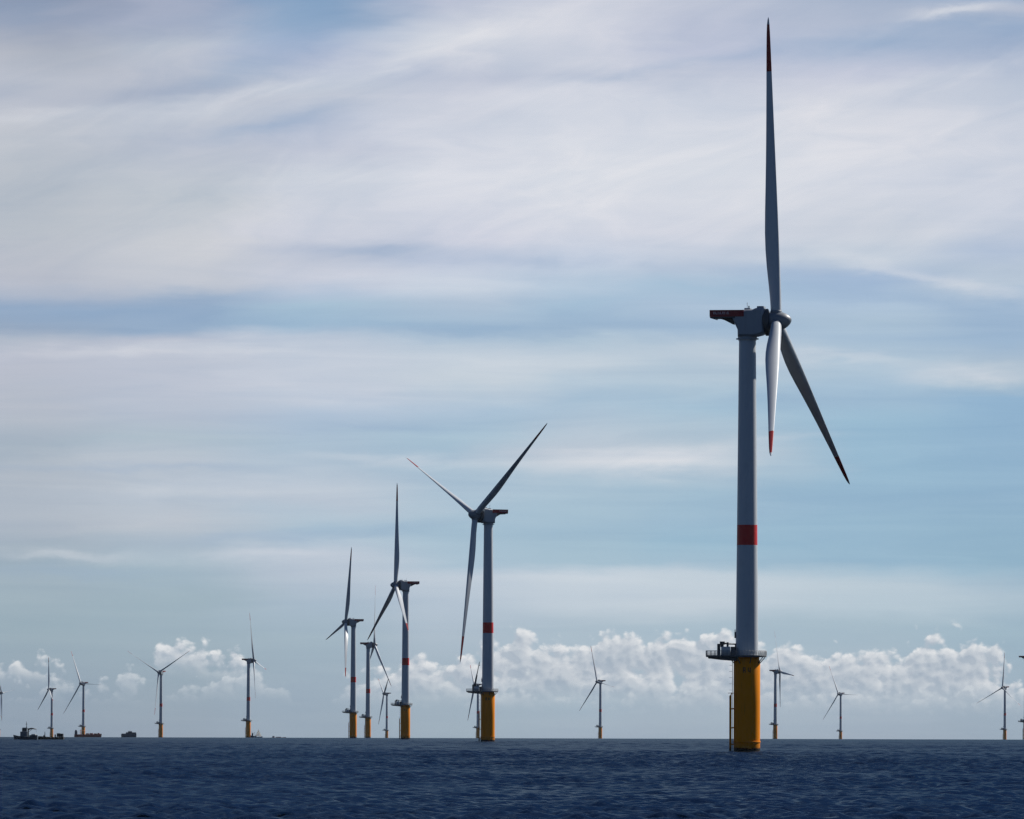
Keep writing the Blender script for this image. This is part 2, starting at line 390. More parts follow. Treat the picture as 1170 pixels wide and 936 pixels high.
class Mesh:
    """collects shapes into one mesh object"""
    def __init__(self):
        self.bm = bmesh.new()

    def box(self, x0, x1, y0, y1, z0, z1, bevel=0.0, mat=0, mtx=None):
        vs = [self.bm.verts.new((x, y, z)) for x in (x0, x1) for y in (y0, y1) for z in (z0, z1)]
        idx = [(0, 1, 3, 2), (4, 6, 7, 5), (0, 4, 5, 1), (2, 3, 7, 6), (0, 2, 6, 4), (1, 5, 7, 3)]
        fs = [self.bm.faces.new([vs[i] for i in f]) for f in idx]
        for f in fs:
            f.material_index = mat
        if mtx is not None:
            for v in vs:
                v.co = mtx @ v.co
        if bevel:
            es = {e for f in fs for e in f.edges}
            r = bmesh.ops.bevel(self.bm, geom=list(es), offset=bevel, segments=2, affect='EDGES', profile=0.6)
            for f in r['faces']:
                f.material_index = mat
        return self

    def prism(self, pts, y0, y1, mat=0, bevel=0.0):
        """polygon in XZ pushed along Y"""
        a = [self.bm.verts.new((x, y0, z)) for x, z in pts]
        b = [self.bm.verts.new((x, y1, z)) for x, z in pts]
        k = len(pts)
        fs = [self.bm.faces.new(a), self.bm.faces.new(b[::-1])]
        for i in range(k):
            fs.append(self.bm.faces.new((a[i], b[i], b[(i + 1) % k], a[(i + 1) % k])))
        for f in fs:
            f.material_index = mat
        if bevel:
            es = {e for f in fs for e in f.edges}
            r = bmesh.ops.bevel(self.bm, geom=list(es), offset=bevel, segments=3, affect='EDGES', profile=0.6)
            for f in r['faces']:
                f.material_index = mat
        return self

    def slab(self, pts, z0, z1, mat=0):
        a = [self.bm.verts.new((x, y, z0)) for x, y in pts]
        b = [self.bm.verts.new((x, y, z1)) for x, y in pts]
        k = len(pts)
        fs = [self.bm.faces.new(a[::-1]), self.bm.faces.new(b)]
        for i in range(k):
            fs.append(self.bm.faces.new((a[i], a[(i + 1) % k], b[(i + 1) % k], b[i])))
        for f in fs:
            f.material_index = mat
        return self

    def lathe(self, prof, seg=48, axis='Z', origin=(0, 0, 0), cap0=True, cap1=True):
        """prof: list of (r, h[, mat]); mat belongs to the band ending at that ring"""
        rings = []
        o = Vector(origin)
        for p in prof:
            r, hh = p[0], p[1]
            ring = []
            for i in range(seg):
                a = 2 * PI * i / seg
                if axis == 'Z':
                    c = Vector((r * math.cos(a), r * math.sin(a), hh))
                else:
                    c = Vector((hh, r * math.cos(a), r * math.sin(a)))
                ring.append(self.bm.verts.new(o + c))
            rings.append(ring)
        for j in range(1, len(rings)):
            mt = prof[j][2] if len(prof[j]) > 2 else 0
            for i in range(seg):
                f = self.bm.faces.new((rings[j - 1][i], rings[j - 1][(i + 1) % seg], rings[j][(i + 1) % seg], rings[j][i]))
                f.material_index = mt
                dr, dh = abs(prof[j][0] - prof[j - 1][0]), abs(prof[j][1] - prof[j - 1][1])
                f.smooth = True
                if axis == 'Z' and dr > dh * 0.5:
                    f.smooth = False
                    for e in f.edges:
                        e.smooth = False
        if cap0:
            self.bm.faces.new(rings[0][::-1])
        if cap1:
            f = self.bm.faces.new(rings[-1])
            f.material_index = prof[-1][2] if len(prof[-1]) > 2 else 0
        return self

    def tube(self, pts, r, seg=8, mat=0):
        pts = [Vector(p) for p in pts]
        rings = []
        for i, p in enumerate(pts):
            d = (pts[min(i + 1, len(pts) - 1)] - pts[max(i - 1, 0)]).normalized()
            up = Vector((0, 0, 1)) if abs(d.z) < 0.9 else Vector((1, 0, 0))
            s = d.cross(up).normalized()
            q = s.cross(d)
            rr = r[i] if isinstance(r, (list, tuple)) else r
            rings.append([self.bm.verts.new(p + s * math.cos(2 * PI * k / seg) * rr + q * math.sin(2 * PI * k / seg) * rr) for k in range(seg)])
        for j in range(1, len(rings)):
            for k in range(seg):
                f = self.bm.faces.new((rings[j - 1][k], rings[j - 1][(k + 1) % seg], rings[j][(k + 1) % seg], rings[j][k]))
                f.smooth = True
                f.material_index = mat
        for rg in (rings[0][::-1], rings[-1]):
            f = self.bm.faces.new(rg)
            f.material_index = mat
        return self

    def loft(self, rings, mat=0, smooth=True, closed=True):
        vr = [[self.bm.verts.new(p) for p in rg] for rg in rings]
        for j in range(1, len(vr)):
            k = len(vr[j])
            for i in range(k if closed else k - 1):
                f = self.bm.faces.new((vr[j - 1][i], vr[j - 1][(i + 1) % k], vr[j][(i + 1) % k], vr[j][i]))
                f.smooth = smooth
                f.material_index = mat
        self.bm.faces.new(vr[0][::-1]).material_index = mat
        self.bm.faces.new(vr[-1]).material_index = mat
        return self

    def build(self, name, mats, parent=None, recalc=True):
        if recalc:
            bmesh.ops.recalc_face_normals(self.bm, faces=self.bm.faces[:])
        me = bpy.data.meshes.new(name)
        self.bm.to_mesh(me)
        self.bm.free()
        for mt in (mats if isinstance(mats, (list, tuple)) else [mats]):
            me.materials.append(mt)
        o = bpy.data.objects.new(name, me)
        COL.objects.link(o)
        if parent is not None:
            o.parent = parent
        return o


def thing(name, label, cat, loc=(0, 0, 0), group=None, rz=0.0):
    o = bpy.data.objects.new(name, None)
    o.empty_display_size = 1.0
    COL.objects.link(o)
    o.location = loc
    o.rotation_euler = (0, 0, rz)
    o['label'] = label
    o['category'] = cat
    if group:
        o['group'] = group
    return o


def copy_tree(o, parent=None):
    c = o.copy()
    COL.objects.link(c)
    if parent is not None:
        c.parent = parent
    kids = [c]
    for ch in [k for k in SC.objects if k.parent == o]:
        kids += copy_tree(ch, c)
    return kids


def drop(d):
    return -d * d / R2


# ----------------------------------------------------------------------------
# the sea: one curved sheet round the whole scene, with real waves where they can be seen
# ----------------------------------------------------------------------------
def sea_mat():
    """deep water: dark blue body colour under a clear, wind-roughened surface"""
    m = bpy.data.materials.new('sea_water')
    m.use_nodes = True
    m.node_tree.nodes.clear()
    n = NB(m.node_tree)
    out = n.node('ShaderNodeOutputMaterial')
    geo = n.node('ShaderNodeNewGeometry')
    sep = n.node('ShaderNodeSeparateXYZ')
    n.put(sep.inputs[0], geo.outputs['Position'])
    p = n.xyz(sep.outputs[0], n.mul(sep.outputs[1], 0.8), 0.0)
    a = n.noise(p, 0.55, 4.0, 0.6, 0.3)
    c = n.noise(p, 2.3, 4.0, 0.62, 0.3)
    hgt = n.add(n.mul(a, 0.55), n.mul(c, 0.22))
    bump = n.node('ShaderNodeBump')
    bump.inputs['Strength'].default_value = 1.0
    rad = n.m('POWER', n.mad(sep.outputs[0], sep.outputs[0], n.mul(sep.outputs[1], sep.outputs[1])), 0.5)
    n.put(bump.inputs['Distance'], n.smooth(rad, 1200.0, 3500.0, 0.07, 0.28))
    n.put(bump.inputs['Height'], hgt)
    q = n.noise(n.xyz(n.mul(sep.outputs[0], 1 / 60.0), n.mul(sep.outputs[1], 1 / 350.0)), 1.0, 4.0, 0.6)
    dif = n.node('ShaderNodeBsdfDiffuse')
    n.put(dif.inputs['Color'], n.mix(n.smooth(q, 0.3, 0.7), (0.0006, 0.0028, 0.0090), (0.0008, 0.0034, 0.0104)))
    n.put(dif.inputs['Normal'], bump.outputs[0])
    glo = n.node('ShaderNodeBsdfAnisotropic')
    glo.inputs['Color'].default_value = (0.62, 0.82, 0.98, 1)
    n.put(glo.inputs['Roughness'], n.smooth(q, 0.3, 0.7, 0.10, 0.16))
    n.put(glo.inputs['Normal'], bump.outputs[0])
    fr = n.node('ShaderNodeFresnel')
    fr.inputs['IOR'].default_value = 1.16
    n.put(fr.inputs['Normal'], bump.outputs[0])
    mx = n.node('ShaderNodeMixShader')
    n.put(mx.inputs[0], n.mul(fr.outputs[0], 0.235))
    m.node_tree.links.new(dif.outputs[0], mx.inputs[1])
    m.node_tree.links.new(glo.outputs[0], mx.inputs[2])
    m.node_tree.links.new(mx.outputs[0], out.inputs[0])
    return m


def build_sea():
    # bearings: fine ahead of the camera, coarse all the way round
    fine = np.arange(-0.076, 0.0760001, 2.6e-4)
    side = []
    a = 0.076
    st = 2.6e-4
    while a < PI - 0.06:
        st = min(st * 1.25, 1.2e-3 if a < 0.225 else 0.12)
        a += st
        side.append(min(a, PI))
    side = np.array([s for s in side if s < PI - 0.02])
    ang = np.concatenate([-side[::-1], fine, side])
    # distances
    d = [2.0, 6, 15, 30, 50, 80, 120, 160, 200, 240, 280, 315, 340, 360]
    x = 375.0
    while x < 24000:
        d.append(x)
        if x < 1500:
            x += 0.27 * max(1.0, x / 430.0) ** 0.6
        else:
            x += 0.57 * (x / 1500.0) ** 1.45 if x < 9500 else x * 0.06
    d.append(24000.0)
    d = np.array(d)
    nd, na = len(d), len(ang)
    gap = np.gradient(d)
    X = (d[:, None] * np.sin(ang)[None, :])
    Y = (d[:, None] * np.cos(ang)[None, :])
    Z = np.repeat(drop(d)[:, None], na, 1)
    inside = (np.abs(ang) < 0.22)
    cols = np.where(inside)[0]
    Xi, Yi = X[:, cols].astype(np.float32), Y[:, cols].astype(np.float32)
    H = np.zeros_like(Xi)
    core = np.clip((0.0775 - np.abs(ang[cols])) / 0.006, 0, 1).astype(np.float32)
    N = 90
    lam = np.exp(rng.uniform(np.log(0.85), np.log(3.6), N))
    lam[:14] = np.exp(rng.uniform(np.log(3.6), np.log(16.0), 14))
    th = rng.normal(0.4, 1.1, N) + PI      # travelling towards the camera, a little to one side
    th += np.where(lam < 4, rng.normal(0, 0.5, N), 0)
    ph = rng.uniform(0, 2 * PI, N)
    gust = 0.85 + 0.35 * np.sin(Xi / 37.0 + 1.7 * np.sin(Yi / 140.0)) * np.sin(Yi / 95.0 + 0.6)
    SL = 0.40
    for L, t, p in zip(lam, th, ph):
        k = 2 * PI / L
        amp = SL * math.sqrt(2.0 / N) / k * (0.6 if L > 4.5 else 1.0)
        wgt = np.clip((L / (2.6 * gap) - 1.0) / 1.0, 0, 1) * np.clip((d - 300) / 80, 0, 1)
        if wgt.max() <= 0:
            continue
        wide = np.minimum(wgt, np.clip(L / (2.8 * 1.2e-3 * d) - 1.0, 0, 1))
        rows = np.where(wgt > 0)[0]
        r0, r1 = rows[0], rows[-1] + 1
        s = np.sin(k * (math.sin(t) * Xi[r0:r1] + math.cos(t) * Yi[r0:r1]) + p)
        s = s + 0.22 * (s * s - 0.5)        # sharper crests, flatter troughs
        H[r0:r1] += (amp * (wide[r0:r1, None] + (wgt - wide)[r0:r1, None] * core[None, :])).astype(np.float32) * s
    edge = np.clip((0.22 - np.abs(ang[cols])) / 0.02, 0, 1)
    Z[:, cols] += H * gust * edge[None, :]
    co = np.stack([X, Y, Z], -1).reshape(-1, 3)
    centre = len(co)
    co = np.vstack([co, [[0, 0, 0]]]).astype(np.float32)
    i = np.arange(nd - 1)[:, None] * na
    j = np.arange(na)[None, :]
    j2 = (j + 1) % na
    quads = np.stack([i + j, i + j2, i + na + j2, i + na + j], -1).reshape(-1, 4)
    quads = quads[:, ::-1]
    tris = np.stack([np.full(na, centre), np.arange(na), (np.arange(na) + 1) % na], -1)[:, ::-1]
    me = bpy.data.meshes.new('sea')
    nl = quads.size + tris.size
    me.vertices.add(len(co))
    me.vertices.foreach_set('co', co.ravel())
    me.loops.add(nl)
    me.loops.foreach_set('vertex_index', np.concatenate([quads.ravel(), tris.ravel()]).astype(np.int32))
    npoly = len(quads) + len(tris)
    me.polygons.add(npoly)
    starts = np.concatenate([np.arange(len(quads)) * 4, quads.size + np.arange(len(tris)) * 3]).astype(np.int32)
    me.polygons.foreach_set('loop_start', starts)
    me.polygons.foreach_set('use_smooth', np.ones(npoly, bool))
    me.update(calc_edges=True)
    me.validate()
    me.materials.append(sea_mat())
    o = bpy.data.objects.new('sea', me)
    o['kind'] = 'structure'
    COL.objects.link(o)
    print('sea verts', len(co))


build_sea()


# thin sea air
def build_haze():
    mb = Mesh()
    mb.box(-26000, 26000, -26000, 26000, -42.0, 200.0)
    m = bpy.data.materials.new('sea_haze')
    m.use_nodes = True
    t = m.node_tree
    t.nodes.clear()
    out = t.nodes.new('ShaderNodeOutputMaterial')
    pv = t.nodes.new('ShaderNodeVolumePrincipled')
    pv.inputs['Color'].default_value = (0.80, 0.90, 1.0, 1)
    pv.inputs['Density'].default_value = 3.5e-6
    t.links.new(pv.outputs[0], out.inputs['Volume'])
    o = mb.build('haze', m)
    o['kind'] = 'stuff'
    return o


build_haze()

# ----------------------------------------------------------------------------
# the wind turbine: built once, copied with its parts
# ----------------------------------------------------------------------------
HUB_Z, HUB_X = 104.6, 7.1
BLADE_R = 72.4
TILT, CONE = R(6.0), R(4.0)


def blade_mesh():
    # radius, leading edge x, trailing edge x (feathered: chord lies along the rotor axis), thickness ratio
    st = [(1.0, 1.30, -1.30, 1.0), (3.0, 1.32, -1.32, 1.0), (5.5, 1.34, -1.45, 0.90), (9.0, 1.32, -1.75, 0.68), (13.0, 1.28, -2.08, 0.50),
          (17.0, 1.24, -2.28, 0.40), (21.0, 1.19, -2.30, 0.34), (26.0, 1.11, -2.12, 0.30), (32.0, 1.00, -1.82, 0.27), (38.0, 0.88, -1.55, 0.25),
          (44.0, 0.76, -1.32, 0.23), (50.0, 0.65, -1.12, 0.21), (56.0, 0.54, -0.93, 0.19), (59.4, 0.48, -0.84, 0.18), (59.41, 0.48, -0.84, 0.18), (64.0, 0.40, -0.70, 0.17),
          (68.0, 0.32, -0.56, 0.16), (70.6, 0.24, -0.40, 0.16), (70.61, 0.24, -0.40, 0.16), (71.7, 0.15, -0.22, 0.16), (72.3, 0.05, -0.05, 0.2)]
    nseg = 28
    mb = Mesh()
    rings, bands = [], []
    for r, le, te, tr in st:
        ch = le - te
        tw = -R(13.0) * max(0.0, 1 - r / 60.0) ** 1.6 if r > 4 else -R(11.5)
        ring = []
        for i in range(nseg):
            a = 2 * PI * i / nseg
            c, s = math.cos(a), math.sin(a)
            xc = 0.5 * (1 - c)                      # 0 at leading edge .. 1 at trailing edge
            yt = 5 * (0.2969 * math.sqrt(xc) - 0.126 * xc - 0.3516 * xc ** 2 + 0.2843 * xc ** 3 - 0.1036 * xc ** 4)
            blend = min(1.0, max(0.0, (1.0 - tr) / 0.5))
            circ = 0.5 * abs(s)
            half = (circ * (1 - blend) + yt * blend) * tr * ch
            camber = 0.05 * ch * blend * math.sin(PI * xc)
            y = math.copysign(half, s) + camber
            x = le - xc * ch
            ring.append(Vector((x * math.cos(tw) - y * math.sin(tw), x * math.sin(tw) + y * math.cos(tw), r)))
        rings.append(ring)
        bands.append(1 if 59.405 < r < 70.605 else 0)
    vr = [[mb.bm.verts.new(p) for p in rg] for rg in rings]
    for j in range(1, len(vr)):
        for i in range(nseg):
            f = mb.bm.faces.new((vr[j - 1][i], vr[j - 1][(i + 1) % nseg], vr[j][(i + 1) % nseg], vr[j][i]))
            f.smooth = True
            f.material_index = 1 if (bands[j] == 1 and 59.405 < 0.5 * (st[j][0] + st[j - 1][0]) < 70.605) else 0
    mb.bm.faces.new(vr[0][::-1])
    mb.bm.faces.new(vr[-1])
    return mb


def rotor_matrix(yaw, az=0.0, tilt=TILT):
    return (Matrix.Rotation(yaw, 4, 'Z') @ Matrix.Translation((HUB_X, 0, HUB_Z)) @
            Matrix.Rotation(-tilt, 4, 'Y') @ Matrix.Rotation(az, 4, 'X'))


def pose(parts, yaw, az, tilt=TILT, cone=CONE, ls=0.97, pitch=0.0):
    """turn nacelle and rotor of one turbine; parts: objects of that turbine"""
    k = 0
    for o in parts:
        nm = o.name.split('.')[0]
        if nm == 'nacelle':
            o.matrix_local = Matrix.Rotation(yaw, 4, 'Z')
        elif nm == 'hub':
            o.matrix_local = rotor_matrix(yaw, az, tilt)
        elif nm == 'blade':
            o.matrix_local = rotor_matrix(yaw, az + k * 2 * PI / 3, tilt) @ Matrix.Rotation(cone, 4, 'Y') @ Matrix.Rotation(pitch, 4, 'Z') @ Matrix.Diagonal((1, 1, ls, 1))
            k += 1


def rail_run(mb, pts, closed, z0, h=1.2, step=1.0, r=0.05):
    n = len(pts)
    for i in range(n if closed else n - 1):
        a, b = Vector((*pts[i], z0)), Vector((*pts[(i + 1) % n], z0))
        for f in (0.06, 0.28, 0.5, 0.75, 1.0):
            mb.tube([a + Vector((0, 0, h * f)), b + Vector((0, 0, h * f))], r if f > 0.1 else r * 1.6, 6)
        L = (b - a).length
        k = max(1, int(round(L / step)))
        for q in range(k):
            p = a.lerp(b, q / k)
            mb.tube([p, p + Vector((0, 0, h))], r * 1.1, 6)


def build_turbine():
    root = thing('wind_turbine', 'x', 'wind turbine', group='wind turbines of the offshore farm')
    parts = [root]

    def add(o):
        parts.append(o)
        return o

    # --- yellow transition piece
    mb = Mesh()
    mb.lathe([(3.22, -9.0), (3.22, 2.25), (3.36, 2.3), (3.36, 2.55), (3.22, 2.6), (3.22, 12.0), (3.22, 21.9), (3.02, 22.3), (3.02, 23.0)], 64)
    tp = add(mb.build('transition_piece', M['yellow'], root))
    mb = Mesh()        # weathered identification characters, two dark glyphs facing the vessel approach
    for cx, glyph in ((-1.05, 'a'), (0.15, 'b')):
        a0 = math.asin(cx / 3.22)
        y = -3.22 * math.cos(a0)
        mt = Matrix.Translation((cx, y - 0.03, 19.2)) @ Matrix.Rotation(a0, 4, 'Z')
        w, hgt, t = 0.62, 1.25, 0.15
        bars = {'a': [(0, t, 0, hgt), (t, w - t, hgt - t, hgt), (t, w - t, 0.5, 0.5 + t), (w - t, w, 0.0, hgt)],
                'b': [(0, t, 0.45, hgt), (0, w, 0.45 - t, 0.45), (w - t, w, 0, 0.45 - t), (w - t, w, 0.45, hgt)]}[glyph]
        for x0, x1, z0, z1 in bars:
            mb.box(x0, x1, -0.015, 0.015, z0, z1, mtx=mt)
    add(mb.build('identification_mark', M['black'], tp))

    mb = Mesh()        # boat landing: two fender tubes with stubs to the foundation
    for y in (-0.95, 0.95):
        mb.tube([(-4.0, y, -5.0), (-4.0, y, 13.6), (-3.6, y, 14.3)], 0.25, 12)
        for z in (1.8, 5.8, 10.4):
            mb.tube([(-4.0, y, z), (-2.95, y * 0.9, z + 0.1)], 0.16, 8)
    add(mb.build('boat_landing', M['yellow'], root))
    mb = Mesh()
    for y in (-0.28, 0.28):
        mb.tube([(-3.52, y, -2.0), (-3.52, y, 22.8)], 0.06, 6)
    for i in range(82):
        z = -1.6 + i * 0.3
        mb.tube([(-3.52, -0.28, z), (-3.52, 0.28, z)], 0.025, 5)
    for i in range(6):
        z = 15.0 + i * 1.5
        mb.tube([(-3.52 - 0.75 * math.sin(a), 0.45 * math.cos(a), z) for a in np.linspace(0, PI, 7)], 0.035, 5)
    mb.box(-4.6, -3.2, -1.1, 1.1, 14.2, 14.32)
    add(mb.build('access_ladder', M['steel'], root))
    mb = Mesh()        # cable pipes up the far side
    for a in (60, 118):
        c, s = math.cos(R(a)) * 3.5, math.sin(R(a)) * 3.5
        mb.tube([(c, s, -8), (c, s, 22.6)], 0.2, 10)
    add(mb.build('cable_pipe', M['yellow'], root))

    # --- platform
    pts = []
    for i in range(33):
        a = R(-146 + 292 * i / 32)
        pts.append((4.75 * math.cos(a), 4.75 * math.sin(a)))
    pts += [(-9.7, 3.3), (-9.9, 3.1), (-9.9, -3.1), (-9.7, -3.3)]
    deck_pts = pts
    mb = Mesh()
    mb.slab(deck_pts, 23.0, 23.32)
    for i in range(8):
        a = 2 * PI * i / 8 + 0.2
        c, s = math.cos(a), math.sin(a)
        mb.tube([(3.1 * c, 3.1 * s, 21.4), (4.5 * c, 4.5 * s, 22.95)], 0.11, 6)
    for y in (-2.4, 0.0, 2.4):
        mb.prism([(-9.4, 22.97), (-2.6, 22.97), (-2.6, 22.05), (-6.2, 22.3), (-9.4, 22.7)], y - 0.12, y + 0.12)
    for x in (-9.0, -6.6, -4.4):
        mb.box(x - 0.1, x + 0.1, -3.1, 3.1, 22.6, 22.98)
    pl = add(mb.build('platform', M['dark'], root))
    mb = Mesh()
    rail_run(mb, deck_pts, True, 23.32)
    mb.box(-9.93, -9.85, -3.0, 3.0, 23.34, 23.9)
    add(mb.build('railing', M['steel'], pl))
    mb = Mesh()
    mb.box(-6.3, -4.1, -2.4, -0.6, 23.33, 25.45, 0.06)
    mb.box(-6.2, -4.2, -2.3, -0.7, 25.46, 25.52)
    add(mb.build('equipment_container', M['white'], pl))
    mb = Mesh()
    mb.box(-7.25, -6.5, -1.9, -0.4, 23.33, 26.2, 0.05)
    mb.box(-4.95, -4.45, -0.3, 0.4, 23.33, 26.6, 0.05)
    mb.box(-4.0, -2.85, -2.2, -1.2, 23.33, 25.5, 0.05)
    add(mb.build('control_cabinet', M['dark'], pl))

    def crane(boom_to):
        mb = Mesh()
        mb.lathe([(0.34, 23.33), (0.34, 23.5), (0.24, 23.6), (0.24, 25.4), (0.4, 25.5), (0.4, 26.0)], 14, origin=(-6.0, 1.6, 0))
        mb.box(-6.55, -5.35, 1.15, 2.05, 26.0, 26.8, 0.06)
        a, b = Vector((-6.0, 1.6, 26.4)), Vector(boom_to)
        mb.tube([a, a.lerp(b, 0.5), b], [0.24, 0.2, 0.13], 8)
        mb.tube([a + Vector((0.4, 0, 0.1)), a.lerp(b, 0.42) + Vector((0.25, 0, 0))], 0.1, 6)
        mb.tube([b, b - Vector((0, 0, 1.6))], 0.035, 5)
        mb.box(b.x - .14, b.x + .14, b.y - .14, b.y + .14, b.z - 1.95, b.z - 1.55)
        return mb
    add(crane((-2.4, 4.0, 26.1)).build('crane', M['dark'], pl))
    raised = crane((-3.9, 2.6, 37.0))
    me2 = raised.build('crane', M['dark'], None)
    alt = me2.data
    bpy.data.objects.remove(me2)

    # --- tower with its red band
    def rt(z):
        return 2.76 + (2.06 - 2.76) * (z - 23.0) / (100.2 - 23.0)
    prof = [(3.0, 23.02), (3.0, 23.5), (2.78, 23.52)]
    for z in (30, 36.5, 43, 50.2, 50.21, 55.1, 55.11, 62, 67.5, 76, 84, 92, 99.9):
        prof.append((rt(z), z, 1 if 50.205 < z < 55.105 else 0))
    prof += [(2.2, 99.92), (2.2, 100.25)]
    mb = Mesh()
    mb.lathe(prof, 72)
    tw = add(mb.build('tower', [M['paint'], M['red']], root))
    mb = Mesh()
    mb.box(-2.95, -2.62, -0.55, 0.55, 23.6, 26.0, 0.05)
    mb.box(-3.5, -2.6, -0.8, 0.8, 26.15, 26.3)
    add(mb.build('door', M['dark'], tw))
    mb = Mesh()
    mb.box(-3.05, -2.6, -0.35, 0.35, 27.6, 29.1, 0.08)
    mb.tube([(-2.9, 0, 29.1), (-2.9, 0, 29.7)], 0.09, 8)
    add(mb.build('navigation_light', M['dark'], tw))

    # --- nacelle
    prof = [(-2.1, 100.9), (-2.15, 102.6), (-3.55, 105.5), (-3.2, 107.25), (0.4, 107.45), (1.7, 107.5), (2.2, 107.75), (3.9, 107.95), (4.45, 107.6),
            (4.5, 101.7), (3.7, 101.25), (2.3, 100.9)]
    mb = Mesh()
    n = len(prof)
    rings = []
    cxp, czp = 0.6, 104.4
    for y, sc in ((-2.95, 0.86), (-2.6, 0.96), (-1.9, 1.0), (1.9, 1.0), (2.6, 0.96), (2.95, 0.86)):
        rings.append([(cxp + (x - cxp) * sc, y, czp + (z - czp) * sc) for x, z in prof])
    mb.loft(rings, smooth=False)
    mb.lathe([(2.2, 100.2), (2.75, 100.22), (2.75, 100.5), (2.35, 100.52), (2.3, 101.3)], 48)
    mb.box(-0.6, 0.9, -1.3, 1.3, 107.3, 107.85, 0.1)
    mb.box(2.6, 4.2, -2.0, 2.0, 107.6, 108.25, 0.12)
    nc = add(mb.build('nacelle', M['nacelle'], root))
    mb = Mesh()        # direct drive generator ring, tilted with the shaft
    mb.lathe([(2.6, -3.0), (3.25, -2.85), (3.3, -2.6), (3.3, -1.75), (3.05, -1.6), (2.0, -1.5), (1.7, -1.0)], 56, 'X')
    g = add(mb.build('generator', M['dark'], nc))
    g.matrix_local = Matrix.Translation((HUB_X, 0, HUB_Z)) @ Matrix.Rotation(-TILT, 4, 'Y')
    mb = Mesh()        # helicopter hoist platform: a red walled basket behind the nacelle
    mb.box(-8.75, -2.6, -3.05, 3.05, 105.35, 105.69)
    for x in (-7.8, -6.0, -4.2):
        mb.box(x - .12, x + .12, -2.3, 2.3, 105.1, 105.36)
    mb.prism([(-3.5, 105.5), (-6.6, 105.5), (-3.3, 103.8)], -1.3, -1.1)
    mb.prism([(-3.5, 105.5), (-6.6, 105.5), (-3.3, 103.8)], 1.1, 1.3)
    hp = add(mb.build('hoist_platform', M['dark'], nc))
    mb = Mesh()
    mb.box(-8.78, -0.45, -3.12, -3.06, 105.7, 107.3)
    mb.box(-8.78, -0.45, 3.06, 3.12, 105.7, 107.3)
    mb.box(-8.84, -8.785, -3.12, 3.12, 105.7, 107.3)
    add(mb.build('side_panel', M['deckred'], nc))
    mb = Mesh()        # worn pale lettering on the panels (strokes only: it cannot be read)
    rr = random.Random(3)
    for ysgn in (-1, 1):
        x = -7.9
        for i in range(7):
            wdt = 0.42
            y0, y1 = (-3.145, -3.122) if ysgn < 0 else (3.122, 3.145)
            mb.box(x, x + .13, y0, y1, 106.25, 106.85)
            if i % 3 != 2:
                mb.box(x + .13, x + wdt, y0, y1, 106.25 if i % 2 else 106.72, 106.38 if i % 2 else 106.85)
            if i % 2 == 0:
                mb.box(x + wdt - .12, x + wdt, y0, y1, 106.25, 106.70)
            x += 0.55
    add(mb.build('lettering', M['mark'], nc))
    mb = Mesh()
    mb.tube([(-0.2, 0.9, 107.7), (-0.2, 0.9, 109.3)], 0.05, 6)
    mb.tube([(-0.2, 0.5, 109.0), (-0.2, 1.3, 109.0)], 0.04, 6)
    add(mb.build('weather_mast', M['dark'], nc))
    mb = Mesh()
    mb.lathe([(0.14, 107.8), (0.16, 108.3), (0.05, 108.4)], 10, origin=(0.5, -0.9, 0))
    add(mb.build('warning_lamp', M['dark'], nc))

    # --- hub and blades
    mb = Mesh()
    mb.lathe([(1.6, -1.75), (2.2, -1.55), (2.34, -1.1), (2.38, 0.0), (2.28, 0.9), (2.02, 1.8), (1.6, 2.6), (1.0, 3.3), (0.42, 3.68), (0.05, 3.76)], 48, 'X')
    for k in range(3):
        q = Matrix.Rotation(k * 2 * PI / 3, 4, 'X') @ Matrix.Rotation(CONE, 4, 'Y')
        a, b, c = q @ Vector((0, 0, 1.6)), q @ Vector((0, 0, 2.6)), q @ Vector((0, 0, 2.65))
        mb.tube([a, b, c], [1.5, 1.42, 1.36], 28)
    add(mb.build('hub', M['hub'], root))
    b0 = add(blade_mesh().build('blade', [M['blade'], M['tipred']], root))
    for k in range(2):
        b = b0.copy()
        COL.objects.link(b)
        add(b)
    return root, parts, alt


proto, proto_parts, raised_crane = build_turbine()

